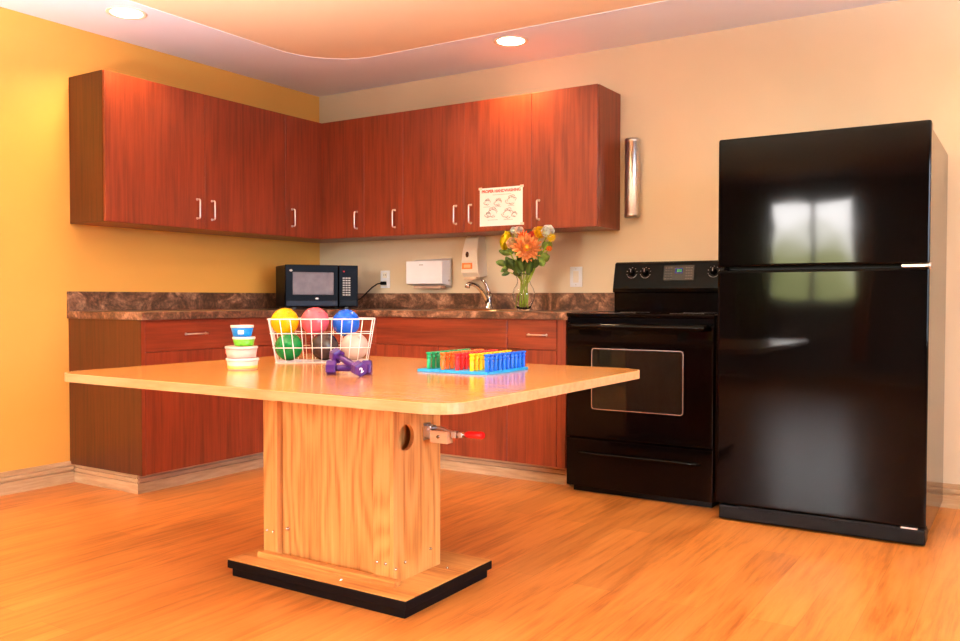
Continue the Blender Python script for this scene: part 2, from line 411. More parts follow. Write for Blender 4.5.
# -- uppers, back wall
for x0, x1, split, hs, lab in ((.676, 1.453, .993, (.93, 1.396), 'cherry wall cabinet with two doors, above the white towel dispenser'),
                             (1.453, 2.326, 1.915, (1.504, 1.965), 'cherry wall cabinet with the handwashing poster on its door')):
    u = thing('wall_cabinet', lab, 'cabinet', (x0, 0, ZB)); w = x1-x0; y0, y1 = -(DU-DT-.001), -.002
    m = MB().box(0.0005, .018, y0, y1, 0, ZT-ZB).box(w-.018, w-.0005, y0, y1, 0, ZT-ZB).box(.018, w-.018, y0, y1, 0, .018).box(.018, w-.018, y0, y1, ZT-ZB-.018, ZT-ZB).box(.018, w-.018, y1-.008, y1, .018, ZT-ZB-.018)
    m.build('body', cherryV, u)
    for a0, a1, hx in ((0, split-x0, hs[0]-x0), (split-x0, w, hs[1]-x0)):
        d = front(u, 'y', a0, a1, 0, ZT-ZB, DU, cherryV); pull(d, (hx, -DU, .108), 'V', (0, -1, 0))
# -- base cabinets, left run
ZK, ZC = .1, .878; DB = .61; S = .716
def carcass(u, face, w, mat=cherryV, depth=DB-DT-.001):
    m = MB(); b = (lambda p, q, z0, z1: m.box(.002, depth, p, q, z0, z1)) if face == 'x' else (lambda p, q, z0, z1: m.box(p, q, -depth, -.002, z0, z1))
    b(.0005, .018, 0, ZC-ZK); b(w-.018, w-.0005, 0, ZC-ZK); b(.018, w-.018, 0, .018); b(.018, w-.018, ZC-ZK-.018, ZC-ZK)
    b2 = (lambda p, q, z0, z1: m.box(depth-.02, depth, p, q, z0, z1)) if face == 'x' else (lambda p, q, z0, z1: m.box(p, q, -depth, -depth+.02, z0, z1))
    b2(.018, w-.018, S-ZK-.01, S-ZK+.01)
    return m.build('body', mat, u)
u = thing('base_cabinet', 'cherry base cabinet at the open end of the counter, drawer above door', 'cabinet', (0, -1.932, ZK)); w = .632
carcass(u, 'x', w)
d = front(u, 'x', .022, w, S-ZK, ZC-ZK, DB, cherryHy, 'drawer'); pull(d, (DB, .332, .70), 'Y', (1, 0, 0), .128)
front(u, 'x', .022, w, 0, S-ZK, DB, cherryV)
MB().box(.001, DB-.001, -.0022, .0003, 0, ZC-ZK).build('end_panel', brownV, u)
MB().box(DB-DT, DB-.001, .0005, .0205, 0, ZC-ZK).build('edge_strip', cherryV, u)
u = thing('base_cabinet', 'cherry base cabinet under the counter behind the small tubs and ball basket', 'cabinet', (0, -1.30, ZK)); w = .655
carcass(u, 'x', w)
d = front(u, 'x', 0, w, S-ZK, ZC-ZK, DB, cherryHy, 'drawer'); pull(d, (DB, .33, .70), 'Y', (1, 0, 0), .128)
d = front(u, 'x', 0, w, 0, S-ZK, DB, cherryV)
u = thing('corner_base_cabinet', 'cherry corner base cabinet below the microwave', 'cabinet', (0, 0, ZK)); e = DB-DT-.001
MB().prism([(.002, -.644), (e, -.644), (e, -e), (1.019, -e), (1.019, -.002), (.002, -.002)], 0, ZC-ZK).build('body', cherryV, u)
front(u, 'y', DB-DT+.002, 1.02, S-ZK, ZC-ZK, DB, cherryHx, 'drawer'); front(u, 'y', DB-DT+.002, 1.02, 0, S-ZK, DB, cherryV)
u = thing('sink_cabinet', 'cherry sink base cabinet with wide blank front above two doors', 'cabinet', (1.02, 0, ZK)); w = .915
m = MB(); e = DB-DT-.001
m.box(.0005, .018, -e, -.002, 0, ZC-ZK).box(w-.018, w-.0005, -e, -.002, 0, ZC-ZK).box(.018, w-.018, -e, -.002, 0, .018).box(.018, w-.018, -e, -e+.02, S-ZK-.01, S-ZK+.01)
m.build('body', cherryV, u)
front(u, 'y', 0, w, S-ZK, ZC-ZK, DB, cherryHx, 'false_drawer_front')
d = front(u, 'y', 0, w/2, 0, S-ZK, DB, cherryV); d = front(u, 'y', w/2, w, 0, S-ZK, DB, cherryV)
u = thing('base_cabinet', 'narrow cherry base cabinet beside the range, one drawer above a door', 'cabinet', (1.935, 0, ZK)); w = .355
carcass(u, 'y', w)
d = front(u, 'y', 0, .302, S-ZK, ZC-ZK, DB, cherryHx, 'drawer'); pull(d, (.188, -DB, .695), 'X', (0, -1, 0), .108)
front(u, 'y', 0, .302, 0, S-ZK, DB, cherryV)
MB().box(.304, w-.0005, -DB+.002, -DB+DT, 0, ZC-ZK).build('filler_strip', cherryV, u)
# -- worktop with sink cut-out
CT = .917; c0 = .879
u = thing('countertop', 'L-shaped brown stone-pattern laminate countertop with backsplash', 'countertop', (0, 0, 0))
SX0, SX1, SY0, SY1 = 1.33, 1.80, -.50, -.14
m = MB().box(.001, .635, -1.944, -.635, c0, CT).box(.001, SX0, -.635, -.001, c0, CT).box(SX1, 2.312, -.635, -.001, c0, CT).box(SX0, SX1, -.635, SY0, c0, CT).box(SX0, SX1, SY1, -.001, c0, CT)
bmesh.ops.remove_doubles(m.bm, verts=m.bm.verts[:], dist=1e-5)
m.build('worktop', graniteM, u)
MB().box(.001, .021, -1.944, -.021, CT, 1.022, .001, seg=1).box(.001, 2.300, -.021, -.001, CT, 1.022, .001, seg=1).build('backsplash', graniteM, u)

# -- sink
s_ = thing('sink', 'oval-cornered steel drop-in sink set in the countertop', 'sink', ((SX0+SX1)/2, (SY0+SY1)/2, CT))
hw, hd = (SX1-SX0)/2, (SY1-SY0)/2
def loops(m, loops_, mat=None, capend=True):
    bm = m.bm; R_ = [[bm.verts.new(p) for p in l] for l in loops_]; n = len(R_[0])
    for A, B in zip(R_, R_[1:]):
        for k in range(n): bm.faces.new((A[k], A[(k+1) % n], B[(k+1) % n], B[k])).smooth = True
    if capend: bm.faces.new(R_[-1])
def rr3(hx, hy, r, z): return [(x, y, z) for x, y in rrect(-hx, hx, -hy, hy, r, 8)]
m = MB(); loops(m, [rr3(hw+.02, hd+.02, .09, .0005), rr3(hw+.015, hd+.015, .085, .006), rr3(hw-.006, hd-.006, .07, .006), rr3(hw-.012, hd-.012, .065, -.004), rr3(hw-.03, hd-.03, .06, -.15), rr3(hw-.07, hd-.07, .04, -.165)])
m.build('basin', plain('warm_steel', rgb(214, 178, 140), .3, 1), s_)
MB().lathe([(.0, -.164), (.03, -.164), (.035, -.160), (.04, -.1635)], 20).build('drain', steel, s_)
# -- faucet
f_ = thing('faucet', 'chrome single-lever faucet behind the sink, below the soap dispenser', 'faucet', (1.492, -.09, CT+.006))
MB().lathe([(.028, 0), (.028, .006), (.022, .014), (.02, .05), (.021, .075), (.016, .092), (0.001, .096)], 24).build('base', chrome, f_)
pts = [(-.002, -.004, .035), (-.010, -.022, .075), (-.022, -.045, .112), (-.038, -.07, .14), (-.055, -.095, .154), (-.068, -.113, .155), (-.075, -.122, .147), (-.077, -.125, .130)]
MB().tube(pts, .0135, 14, taper=[1.2, 1.15, 1.05, 1, .95, 1, 1.15, 1.2]).build('spout', chrome, f_)
MB().tube([(0, 0, .09), (-.002, -.004, .115), (-.008, -.012, .145), (-.018, -.024, .17), (-.03, -.034, .182)], .012, 12, taper=[1.3, 1.1, .9, .9, .75]).build('lever', chrome, f_)

# ---------------------------------------------------------------- wall-mounted things
t = thing('soap_dispenser', 'cream wall soap dispenser with dark oval window and orange label', 'dispenser', (1.36, -.001, 1.12))
pr = [(0, 0.01), (-.075, 0.0), (-.108, .03), (-.112, .10), (-.105, .17), (-.08, .245), (-.062, .262), (0, .262)]
m = MB(); bm = m.bm; xs = [(-.060, .95), (-.054, 1), (.054, 1), (.060, .95)]; rows = []
for x, k in xs: rows.append([bm.verts.new((x*(1.08-max(0, z-.02)*1.1), y*k, .13+(z-.13)*(.985 if k < 1 else 1))) for y, z in pr])
for A, B in zip(rows, rows[1:]):
    for i in range(len(pr)): bm.faces.new((A[i], A[(i+1) % len(pr)], B[(i+1) % len(pr)], B[i]))
bm.faces.new(rows[0]); bm.faces.new(rows[-1][::-1]); m.build('housing', offwh, t)
MB().sphere((-.016, -.1075, .142), .015, (.85, .35, 1.3), 16).build('level_window', plain('brown_window', rgb(60, 26, 14), .2), t)
MB().box(-.052, .024, -.1135, -.109, .052, .09, .001, seg=1).build('label_sticker', plain('orange_label', rgb(240, 128, 50), .5), t)
MB().box(-.038, .012, -.1142, -.1134, .06, .08).build('label_print', plain('pale_orange_print', rgb(246, 188, 138), .5), t)
MB().box(-.045, .045, -.105, -.05, -.018, .004, .006).cyl((0, -.08, -.03), (0, -.08, -.01), .008).build('push_bar', plain('dispenser_base', rgb(222, 190, 160), .4), t)

t = thing('paper_towel_dispenser', 'white wall paper towel dispenser with flared back edge', 'dispenser', (1.0, -.001, 1.083))
m = MB(); bm = m.bm
fr = [(-.122, -.125, .0), (.165, -.125, .0), (.165, -.125, .145), (-.122, -.125, .145)]
md = [(-.128, -.05, -.012), (.172, -.05, -.012), (.172, -.05, .152), (-.128, -.05, .152)]
bk = [(-.135, 0, -.022), (.152, 0, -.024), (.152, 0, .168), (-.135, 0, .158)]
V = [[bm.verts.new(p) for p in l] for l in (fr, md, bk)]
for A, B in zip(V, V[1:]):
    for k in range(4): bm.faces.new((A[k], A[(k+1) % 4], B[(k+1) % 4], B[k]))
bm.faces.new(V[0]); bm.faces.new(V[-1][::-1]); bmesh.ops.bevel(bm, geom=[e for e in bm.edges if e.is_manifold and e.calc_face_angle(0) > .5], offset=.006, segments=2, affect='EDGES')
m.build('housing', white, t)
MB().box(-.018, .014, -.1262, -.1252, .118, .124).build('logo', printGrey, t)
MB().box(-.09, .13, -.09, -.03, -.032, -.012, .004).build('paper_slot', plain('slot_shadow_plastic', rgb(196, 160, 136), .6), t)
MB().cyl((.148, -.06, .02), (.1775, -.06, .02), .006).build('lock', steel, t)

def outlet(x, label, kind):
    t = thing('wall_outlet' if kind == 'o' else 'light_switch', label, 'outlet' if kind == 'o' else 'switch', (x, -.001, 1.117))
    MB().box(-.04, .04, -.007, 0, -.06, .06, .003).build('cover_plate', white, t)
    if kind == 'o':
        for z in (-.028, .028):
            m = MB().box(-.016, .016, -.009, -.006, z-.018, z+.018, .004).build('socket', offwh, t)
            MB().box(-.009, -.006, -.0095, -.0088, z-.004, z+.008).box(.006, .009, -.0095, -.0088, z-.004, z+.008).build('slot', inkD, m)
    else:
        MB().box(-.018, .018, -.010, -.006, -.034, .034, .002).build('rocker', offwh, t)
        for z in (-.047, .047): MB().cyl((0, -.009, z), (0, -.006, z), .003).build('screw', steel, t)
    return t
outlet(.605, 'white double outlet behind the microwave with a black plug in it', 'o')
outlet(2.05, 'white rocker switch plate between the vase and the range', 's')

t = thing('cup_dispenser', 'long chrome tube on the wall between wall cabinet and refrigerator', 'dispenser', (2.42, -.052, 1.445))
MB().lathe([(.036, 0), (.043, .004), (.043, .018), (.0405, .022), (.0405, .422), (.043, .426), (.043, .436), (.038, .444), (.001, .447)], 32).build('tube', steel, t)
for z in (.06, .32): MB().box(-.014, .014, .036, .052, z, z+.06, .002).build('wall_bracket', steel, t)

# poster
t = thing('poster', 'white handwashing notice taped to a cherry wall cabinet door', 'poster', (1.7125, -DU-.0004, 1.525))
PW, PH = .146, .112
MB().box(-PW, PW, -.0006, 0, -PH, PH).build('paper_sheet', paper, t)
RX = Matrix.Rotation(PI/2, 4, 'X')
text_mesh('PROPER HANDWASHING', .0232, inkR, 'heading', t, Matrix.Translation((0, -.0009, .084)) @ RX)
def sketch(m, cx, cz, s, seed):
    rnd = random.Random(seed)
    for (ox, oz, rr, a0, a1) in ((0, 0, 1, 20, 200), (.4, .1, .8, -40, 120), (-.4, -.2, .9, 150, 330), (.1, -.5, .6, 180, 350), (.3, .6, .5, 0, 220), (-.2, .5, .45, 60, 260)):
        pts = []
        for k in range(9):
            a = math.radians(a0+(a1-a0)*k/8+rnd.uniform(-8, 8)); q = rr*s*(.6+.25*rnd.random()); pts.append((cx+ox*s+q*math.cos(a), -.0009, cz+oz*s+.7*q*math.sin(a)))
        m.tube(pts, .0011, 4)
for i, (cx_, cz_, s) in enumerate(((-.095, .03, .022), (-.02, .026, .026), (.07, .034, .034), (-.06, -.032, .036), (.045, -.042, .036), (-.09, -.045, .02), (.09, -.05, .018))):
    m = MB(); sketch(m, cx_, cz_, s, i); m.build('hand_drawing', inkD, t)
for z, a, b in ((.068, -.055, .07), (.0, -.12, -.075), (-.002, -.04, .0), (.0, .05, .09), (-.078, -.09, -.02), (-.08, .02, .08)):
    x = a; m = MB()
    while x < b: q = random.uniform(.004, .01); m.box(x, min(b, x+q), -.0012, -.0005, z, z+.0032); x += q+.002
    m.build('caption_line', printGrey, t)
tm = plain('clear_tape', rgb(250, 210, 196), .3)
for x, z in ((-PW+.004, PH-.002), (PW-.006, PH-.002), (PW-.003, -PH+.006)):
    MB().box(x-.012, x+.012, -.0012, -.0002, z-.007, z+.007).build('tape', tm, t)

# ---------------------------------------------------------------- microwave
ang = math.radians(56)
t = thing('microwave', 'black countertop microwave oven turned across the kitchen corner', 'microwave', (.487, -.500, CT), ang)
W2, HM, DM = .236, .283, .345       # local: front faces -Y, front plane at y=0
MB().box(-W2+.003, W2-.003, .02, DM, .015, HM, .006).build('case', blackM, t)
MB().box(-W2, .105, 0, .021, .016, HM+.001, .004).build('door', blackE, t)
MB().box(.108, W2, 0, .021, .016, HM+.001, .004).build('control_panel', blackE, t)
dr = t.children[1]
MB().box(-.19, .074, -.0012, .001, .093, .237, .004, seg=3).build('door_window', mwGlass, dr)
MB().box(-W2+.004, .1, -.006, .002, .02, .056, .003).build('door_ledge', plain('dark_slate_plastic', rgb(30, 28, 38), .25, spec=.1), dr)
MB().sphere((-.035, -.003, .068), .01, (1.3, .25, .75), 12).build('logo', nickel, dr)
MB().sphere((-.2, -.001, .247), .008, (1.3, .25, .9), 12).build('badge', printGrey, dr)
cp = t.children[2]
m = MB()
for i in range(3):
    for j in range(8): m.box(.134+i*.0185, .148+i*.0185, -.0015, .001, .088+j*.0155, .097+j*.0155, .001, seg=1)
m.build('keypad', printGrey, cp)
MB().sphere((.142, -.001, .244), .0055, (1, .3, 1), 12).build('indicator', plain('red_mark', rgb(210, 40, 50), .4), cp)
MB().box(.115, .225, -.004, .002, .022, .058, .003).build('open_button', blackM, cp)
for x in (-.17, .17):
    for y in (.05, DM-.05): MB().cyl((x, y, 0), (x, y, .017), .014).build('foot', plain('grey_foot', rgb(120, 112, 104), .4), t)
cord = MB().tube([(.40, -.13, .955), (.44, -.13, .965), (.485, -.12, .985), (.52, -.10, 1.025), (.55, -.08, 1.06), (.58, -.06, 1.085), (.60, -.035, 1.09)], .0045, 10)
cord = cord.build('power_cord', blackM); tag(cord, 'black power cord running from the microwave to the outlet', 'cord')
MB().box(.588, .622, -.04, -.0102, 1.078, 1.102, .005).build('plug', blackM, cord)
# route: start at rear of microwave
# ---------------------------------------------------------------- vase and flowers
VX, VY = 1.895, -.36
t = MB()
outer = [(.032, 0), (.037, .004), (.038, .012), (.045, .03), (.06, .065), (.065, .095), (.058, .125), (.043, .15), (.037, .165), (.038, .18), (.046, .2), (.05, .212)]
inner = [(.047, .212), (.043, .2), (.035, .18), (.034, .165), (.040, .15), (.055, .125), (.062, .095), (.057, .065), (.042, .032), (.034, .016), (.001, .012)]
m = MB().lathe(outer+inner, 40, cap=False)
bm = m.bm; bm.verts.ensure_lookup_table(); bm.faces.new([v for v in bm.verts if abs(v.co.z) < 1e-6][::1])
tag(m.build('vase', vaseM), 'clear glass vase of flowers on the countertop left of the range', 'vase', loc=(VX, VY, CT))
stemM = plain('stem_green', rgb(150, 172, 30), .5, noise=.2); leafM = plain('leaf_green', rgb(122, 150, 66), .5, noise=.25, nscale=30); leafD = plain('leaf_dark', rgb(70, 88, 26), .5, noise=.25)
def petal(m, base, d, up, L, w, curl=.3, mat=None, n=5):
    """one curved petal with thickness"""
    d = Vector(d).normalized(); up = Vector(up); up = (up-d*up.dot(d)).normalized(); sd = d.cross(up); base = Vector(base); bm = m.bm
    A = []; fs = []
    for i in range(n+1):
        s = i/n; p = base+d*L*s*math.cos(curl*s)+up*L*s*math.sin(curl*s*1.0); ww = w*.5*(math.sin(PI*min(1, s*.92+.06))**.7)
        A.append([bm.verts.new(p-sd*ww), bm.verts.new(p+up*w*.1*-1), bm.verts.new(p+sd*ww), bm.verts.new(p-up*(w*.1+.0008))])
    for P, Q in zip(A, A[1:]):
        for k in range(4): f = bm.faces.new((P[k], P[(k+1) % 4], Q[(k+1) % 4], Q[k])); f.smooth = True; fs.append(f)
    fs.append(bm.faces.new(A[0])); fs.append(bm.faces.new(A[-1][::-1])); m._m(fs, mat)
def basis(n):
    n = Vector(n).normalized(); a = n.cross(Vector((0, 0, 1)))
    if a.length < .1: a = Vector((1, 0, 0))
    a.normalize(); return n, a, n.cross(a)
def mum(m, n, r, layers, mat, cnt=18):
    n, a, b = basis(n)
    for l in range(layers):
        tilt = .15+l*(1.1/layers); L = r*(1-.13*l)
        for k in range(cnt-2*l):
            th = 2*PI*k/(cnt-2*l)+l*.3+random.uniform(-.08, .08); d = (a*math.cos(th)+b*math.sin(th))*math.cos(tilt)+n*math.sin(tilt)
            petal(m, Vector((0, 0, 0))+n*.002*l, d, n, L*random.uniform(.88, 1.06), r*.26, .25, mat)
def rose(m, n, r, mat):
    n, a, b = basis(n)
    for l in range(4):
        k_ = 6-l
        for k in range(k_):
            th = 2*PI*k/k_+l*.7; rad = r*(.55-.13*l); d = (a*math.cos(th)+b*math.sin(th))
            petal(m, d*rad*.35, d*(.75-.17*l)+n*(.5+.2*l), -d+n*.1 if l else n, r*(1.0-.05*l), r*(1.05-.15*l), .35, mat)
    m.sphere(tuple(n*r*.35), r*.38, mat=mat, n=10)
view = (CAM-Vector((VX, VY, 1.3))).normalized()
base_pt = Vector((VX, VY, CT+.018))
def blossom(kind, px, pz, dy, r, col, label, cat='flower', nrm=None, ctr=None):
    """px,pz world x and z of the head; dy depth offset from the vase axis"""
    P = Vector((px, VY+dy, pz)); n = Vector(nrm) if nrm else (view+Vector((random.uniform(-.2, .2), 0, .35))).normalized()
    t = thing('flower', label, cat, P)
    mt = plain('petal_'+col[0], rgb(*col[1]), .6, noise=.05, nscale=30, sss=.15)
    m = MB()
    if kind == 'mum': mum(m, n, r, 4, mt, 20)
    elif kind == 'daisy': mum(m, n, r, 2, mt, 12)
    elif kind == 'rose': rose(m, n, r, mt)
    elif kind == 'tulip':
        for k in range(5):
            th = 2*PI*k/5; a = Vector((math.cos(th), math.sin(th), 0)); petal(m, a*r*.12-Vector((0, 0, r)), a*.32+Vector((.25, 0, 1)), -a, r*2.1, r*1.35, .5, mt)
    m.build('blossom', mt, t)
    if ctr:
        MB().sphere(tuple(n*r*.14), r*.26, mat=None, n=12).build('flower_centre', plain('centre_yellow', rgb(*ctr), .6), t)
    rnd = random.Random(label); a_s = rnd.uniform(0, 2*PI); off = Vector((.028*math.cos(a_s), .026*math.sin(a_s), 0)); c2 = Vector((VX+(px-VX)*.18-off.x*.3, VY+dy*.15, CT+.172))
    off.x -= (px-VX)*.12
    b0 = base_pt+off; s0 = P-n*r*.25; mid = c2.lerp(s0, .45)+Vector((0, 0, .02))
    pts = []
    K = [b0, b0.lerp(c2, .45)+off*.55, c2, mid, s0]
    for i in range(len(K)-1):
        for j in range(4): pts.append(K[i].lerp(K[i+1], j/4)-P)
    pts.append(K[-1]-P)
    MB().tube(pts, .0032, 8).build('stem', stemM, t)
    return t
BG = 'cut flowers in the glass vase'
FL = [('mum', 1.928, 1.268, -.03, .098, ('apricot', (253, 154, 86)), 'large apricot chrysanthemum at the front of the bouquet', (240, 180, 40)),
 ('rose', 1.835, 1.292, -.02, .046, ('cream', (252, 206, 160)), 'cream rose left of the large apricot chrysanthemum', None),
 ('tulip', 1.758, 1.322, .01, .052, ('lemon', (252, 216, 10)), 'pointed yellow bloom at the far left of the bouquet', None),
 ('rose', 1.815, 1.374, .02, .026, ('snow', (255, 252, 246)), 'small white bloom at the top left of the bouquet', None),
 ('rose', 1.86, 1.36, .0, .04, ('ivory', (252, 232, 206)), 'ivory bloom at the top between the white and orange ones', None),
 ('daisy', 1.895, 1.335, -.01, .045, ('tangerine', (246, 108, 36)), 'deep orange bloom behind the top of the chrysanthemum', None),
 ('rose', 1.945, 1.342, .0, .027, ('coral', (238, 74, 70)), 'small coral red bloom at the top centre of the bouquet', None),
 ('rose', 1.965, 1.358, .03, .036, ('peach', (250, 190, 120)), 'peach bloom behind the small coral bloom', None),
 ('rose', 2.003, 1.35, .0, .044, ('gold', (250, 186, 10)), 'golden yellow rose at the upper right of the bouquet', None),
 ('rose', 2.045, 1.355, .01, .046, ('milk', (255, 252, 240)), 'white rose at the upper right edge of the bouquet', None),
 ('daisy', 2.072, 1.325, -.005, .034, ('canary', (246, 206, 30)), 'small yellow bloom at the far right of the bouquet', None),
 ('rose', 2.06, 1.262, -.01, .02, ('amber', (246, 132, 40)), 'orange bud low at the right of the bouquet', None),
 ('daisy', 1.975, 1.300, -.035, .04, ('salmon', (250, 152, 84)), 'salmon bloom overlapping the right of the large chrysanthemum', None)]
for k, x, z, dy, r, col, lab, ctr in FL:
    o = blossom(k, x, z, dy, r, col, lab, ctr=ctr); o['group'] = BG
def leaf(m, p, d, L, w, mat):
    d = Vector(d).normalized(); petal(m, p, d, view, L, w, .25, mat, 6)
def sprig(label, tip, leaves, mat):
    P = Vector(tip); t = thing('leaf_sprig', label, 'foliage', P, group='greenery in the glass vase'); m = MB()
    for (dx, dz, ang_, L, w) in leaves:
        a = math.radians(ang_); leaf(m, Vector((dx, 0, dz)), (math.cos(a), -.15, math.sin(a)), L, w, mat)
    m.build('leaf_blades', mat, t)
    rnd = random.Random(label); b0 = base_pt+Vector((rnd.uniform(-.02, .02), rnd.uniform(-.02, .02), 0)); c2 = Vector((VX+(P.x-VX)*.2, VY, CT+.172))
    K = [b0, b0.lerp(c2, .5), c2, c2.lerp(P, .5)+Vector((0, 0, .015)), P]; pts = []
    for i in range(4):
        for j in range(4): pts.append(K[i].lerp(K[i+1], j/4)-P)
    pts.append(Vector((0, 0, 0))); MB().tube(pts, .0028, 8).build('stem', stemM, t)
sprig('green leaves low at the far left of the bouquet', (1.80, VY-.02, 1.185), [(0, 0, 170, .07, .04), (.02, -.005, 120, .055, .035), (.01, -.01, 215, .06, .03), (.03, 0, 20, .06, .035)], leafM)
sprig('green leaves under the yellow bloom at the left', (1.80, VY+.02, 1.245), [(0, 0, 165, .075, .04), (.01, 0, 115, .05, .035), (.03, -.01, 60, .06, .03)], leafM)
sprig('thin drooping green leaf at the lower left of the bouquet', (1.82, VY-.03, 1.135), [(0, 0, 195, .05, .022), (-.01, 0, 150, .04, .02), (.02, 0, -10, .06, .03)], leafD)
sprig('broad green leaf at the right of the bouquet', (2.01, VY-.02, 1.21), [(0, 0, 12, .085, .055), (0, 0, -55, .06, .045), (-.01, 0, 60, .06, .03)], leafM)
sprig('pale green leaf behind the orange bud at the right', (2.02, VY+.01, 1.265), [(0, 0, 35, .075, .05), (0, 0, 80, .05, .03)], leafM)
sprig('dark leaves gathered above the neck of the vase', (1.91, VY-.03, 1.19), [(0, -.05, 100, .10, .06), (.02, -.05, 60, .10, .05), (-.03, -.05, 130, .10, .05), (.05, -.03, 40, .08, .045), (-.05, -.03, 150, .08, .045), (0, 0, 80, .08, .05), (.03, -.07, 75, .09, .045), (-.02, -.075, 110, .09, .045)], leafD)

# ---------------------------------------------------------------- range
RX0, RX1 = 2.327, 3.092
t = thing('range', 'black freestanding electric range with glass oven door', 'stove', ((RX0+RX1)/2, 0, 0)); w = (RX1-RX0)/2
FY = -.655
MB().box(-w, w, FY+.02, -.03, .03, .895, .004).build('body', blackS, t)
MB().box(-w-.001, w+.001, FY-.022, -.08, .895, .915, .006, seg=3).build('cooktop', blackG, t)
ck = t.children[1]
for x, y, r in ((-.19, -.5, .1), (.19, -.5, .08), (-.19, -.24, .075), (.19, -.24, .1)):
    MB().lathe([(r, .9145), (r+.003, .9145), (r+.003, .9155), (r, .9155)], 40, M=Matrix.Translation((x, y, 0)), closed=True).build('burner_ring', plain('burner_grey', rgb(70, 66, 66), .3), ck)
# backguard
m = MB(); bm = m.bm
pr = [(-.03, .90), (-.085, .90), (-.085, 1.02), (-.108, 1.026), (-.108, 1.045), (-.075, 1.185), (-.06, 1.194), (-.03, 1.194)]
consM = plain('console_black', rgb(5, 3, 3), .12, noise=.1, spec=.1)
A = [bm.verts.new((-w+.004, y, z)) for y, z in pr]; B = [bm.verts.new((w-.004, y, z)) for y, z in pr]
for k in range(len(pr)): bm.faces.new((A[k], A[(k+1) % len(pr)], B[(k+1) % len(pr)], B[k]))
bm.faces.new(A); bm.faces.new(B[::-1]); m.build('backguard', consM, t)
bg = t.children[2]
# console items follow the sloping face
sl = math.atan2(.033, .14); FM = Matrix.Translation((0, -.108, 1.045)) @ Matrix.Rotation(-sl, 4, 'X')   # local z up the face, -y outward
def on_face(o): o.matrix_local = FM
for kx in (-.272, -.192, .192, .272):
    m = MB().lathe([(.017, 0), (.017, .008), (.0135, .02), (.001, .021)], 24, M=Matrix.Translation((kx, 0, .09)) @ Matrix.Rotation(PI/2, 4, 'X'))
    k = m.build('knob', consM, bg); on_face(k)
    mk = MB().box(kx-.0015, kx+.0015, -.022, -.0195, .09, .108).build('pointer', printGrey, k)
    m = MB()
    for q in range(9):
        a = math.radians(-60+q*37); m.box(kx+.03*math.cos(a)-.0022, kx+.03*math.cos(a)+.0022, -.0012, .0005, .09+.03*math.sin(a)-.0012, .09+.03*math.sin(a)+.0012)
    m.tube([(kx+.03*math.cos(math.radians(a)), -.0005, .09+.03*math.sin(math.radians(a))) for a in range(210, 335, 12)], .0008, 4)
    o = m.build('dial_marks', printGrey, bg); on_face(o)
o = MB().box(-.085, .085, -.0012, .001, .045, .128).build('control_display', plain('display_smoke', rgb(30, 20, 16), .15), bg); on_face(o)
o2 = MB().box(-.022, .022, -.0022, -.001, .083, .113).build('screen', plain('screen_blue', rgb(16, 20, 60), .1, emit=rgb(20, 30, 120), estr=.4), o)
m = MB()
for x in (-.006, .002, .012): m.box(x-.0026, x+.0026, -.0032, -.0021, .091, .106)
m.build('digits', emis('green_digits', rgb(20, 150, 50), .5), o)
m = MB()
for i in range(5):
    for x in (-.075, -.06, -.045, .04, .054, .068): m.box(x, x+.006, -.002, -.001, .053+i*.015, .0555+i*.015)
m.build('button_print', btnG, o)
# oven door
MB().box(-w+.001, w-.001, FY-.02, FY+.019, .285, .862, .007, seg=3).build('oven_door', blackG, t)
od = t.children[3]
wx0, wx1, wz0, wz1 = 2.468-(RX0+RX1)/2, 2.946-(RX0+RX1)/2, .432, .74
cxw, czw = (wx0+wx1)/2, (wz0+wz1)/2
def rring(m, hx, hz, r, wd, y0, y1, cx=0, cz=0, mat=None):
    o_ = rrect(-hx, hx, -hz, hz, r, 6); i_ = rrect(-hx+wd, hx-wd, -hz+wd, hz-wd, max(.001, r-wd), 6); bm = m.bm
    V = [[bm.verts.new((cx+x, y, cz+z)) for x, z in q] for q, y in ((o_, y1), (o_, y0), (i_, y0), (i_, y1))]; n = len(o_)
    for a in range(4):
        for k in range(n): bm.faces.new((V[a][k], V[a][(k+1) % n], V[(a+1) % 4][(k+1) % n], V[(a+1) % 4][k]))
m = MB(); rring(m, (wx1-wx0)/2, (wz1-wz0)/2, .016, .004, FY-.0225, FY-.018, cxw, czw); m.build('window_trim', plain('silver_line', rgb(190, 176, 172), .25, .8), od)
m = MB(); m.prism([(x+cxw, y+czw) for x, y in rrect(-(wx1-wx0)/2+.004, (wx1-wx0)/2-.004, -(wz1-wz0)/2+.004, (wz1-wz0)/2-.004, .012, 6)], 0, .002, M=Matrix.Translation((0, FY-.019, 0)) @ Matrix.Rotation(PI/2, 4, 'X')); m.build('oven_window', ovenGlass, od)
pts = [(-w+.03, FY-.02, .852), (-w+.03, FY-.045, .85)]+[(-w+.03+(2*w-.06)*k/16, FY-.058-.006*math.sin(PI*k/16), .848) for k in range(0, 17)]+[(w-.03, FY-.045, .85), (w-.03, FY-.02, .852)]
MB().tube(pts, .0115, 14, flat=1.25).build('handle', blackG, od)
MB().box(-w+.002, w-.002, FY-.012, FY+.018, .865, .893, .004).build('vent_strip', blackE, t)
MB().box(-w+.001, w-.001, FY-.018, FY+.019, .035, .280, .006, seg=3).build('storage_drawer', blackG, t)
sd = t.children[-1]
m = MB(); bm = m.bm
for k in range(25):
    pass
pts = [(-w+.06+(2*w-.12)*k/20, FY-.02-.011*math.sin(PI*k/20)**.4, .207) for k in range(21)]
MB().tube(pts, .008, 10, taper=[.5]+[1]*19+[.5]).build('drawer_pull', blackG, sd)
MB().box(-w+.02, w-.02, FY+.03, -.05, 0, .034).build('plinth', blackM, t)

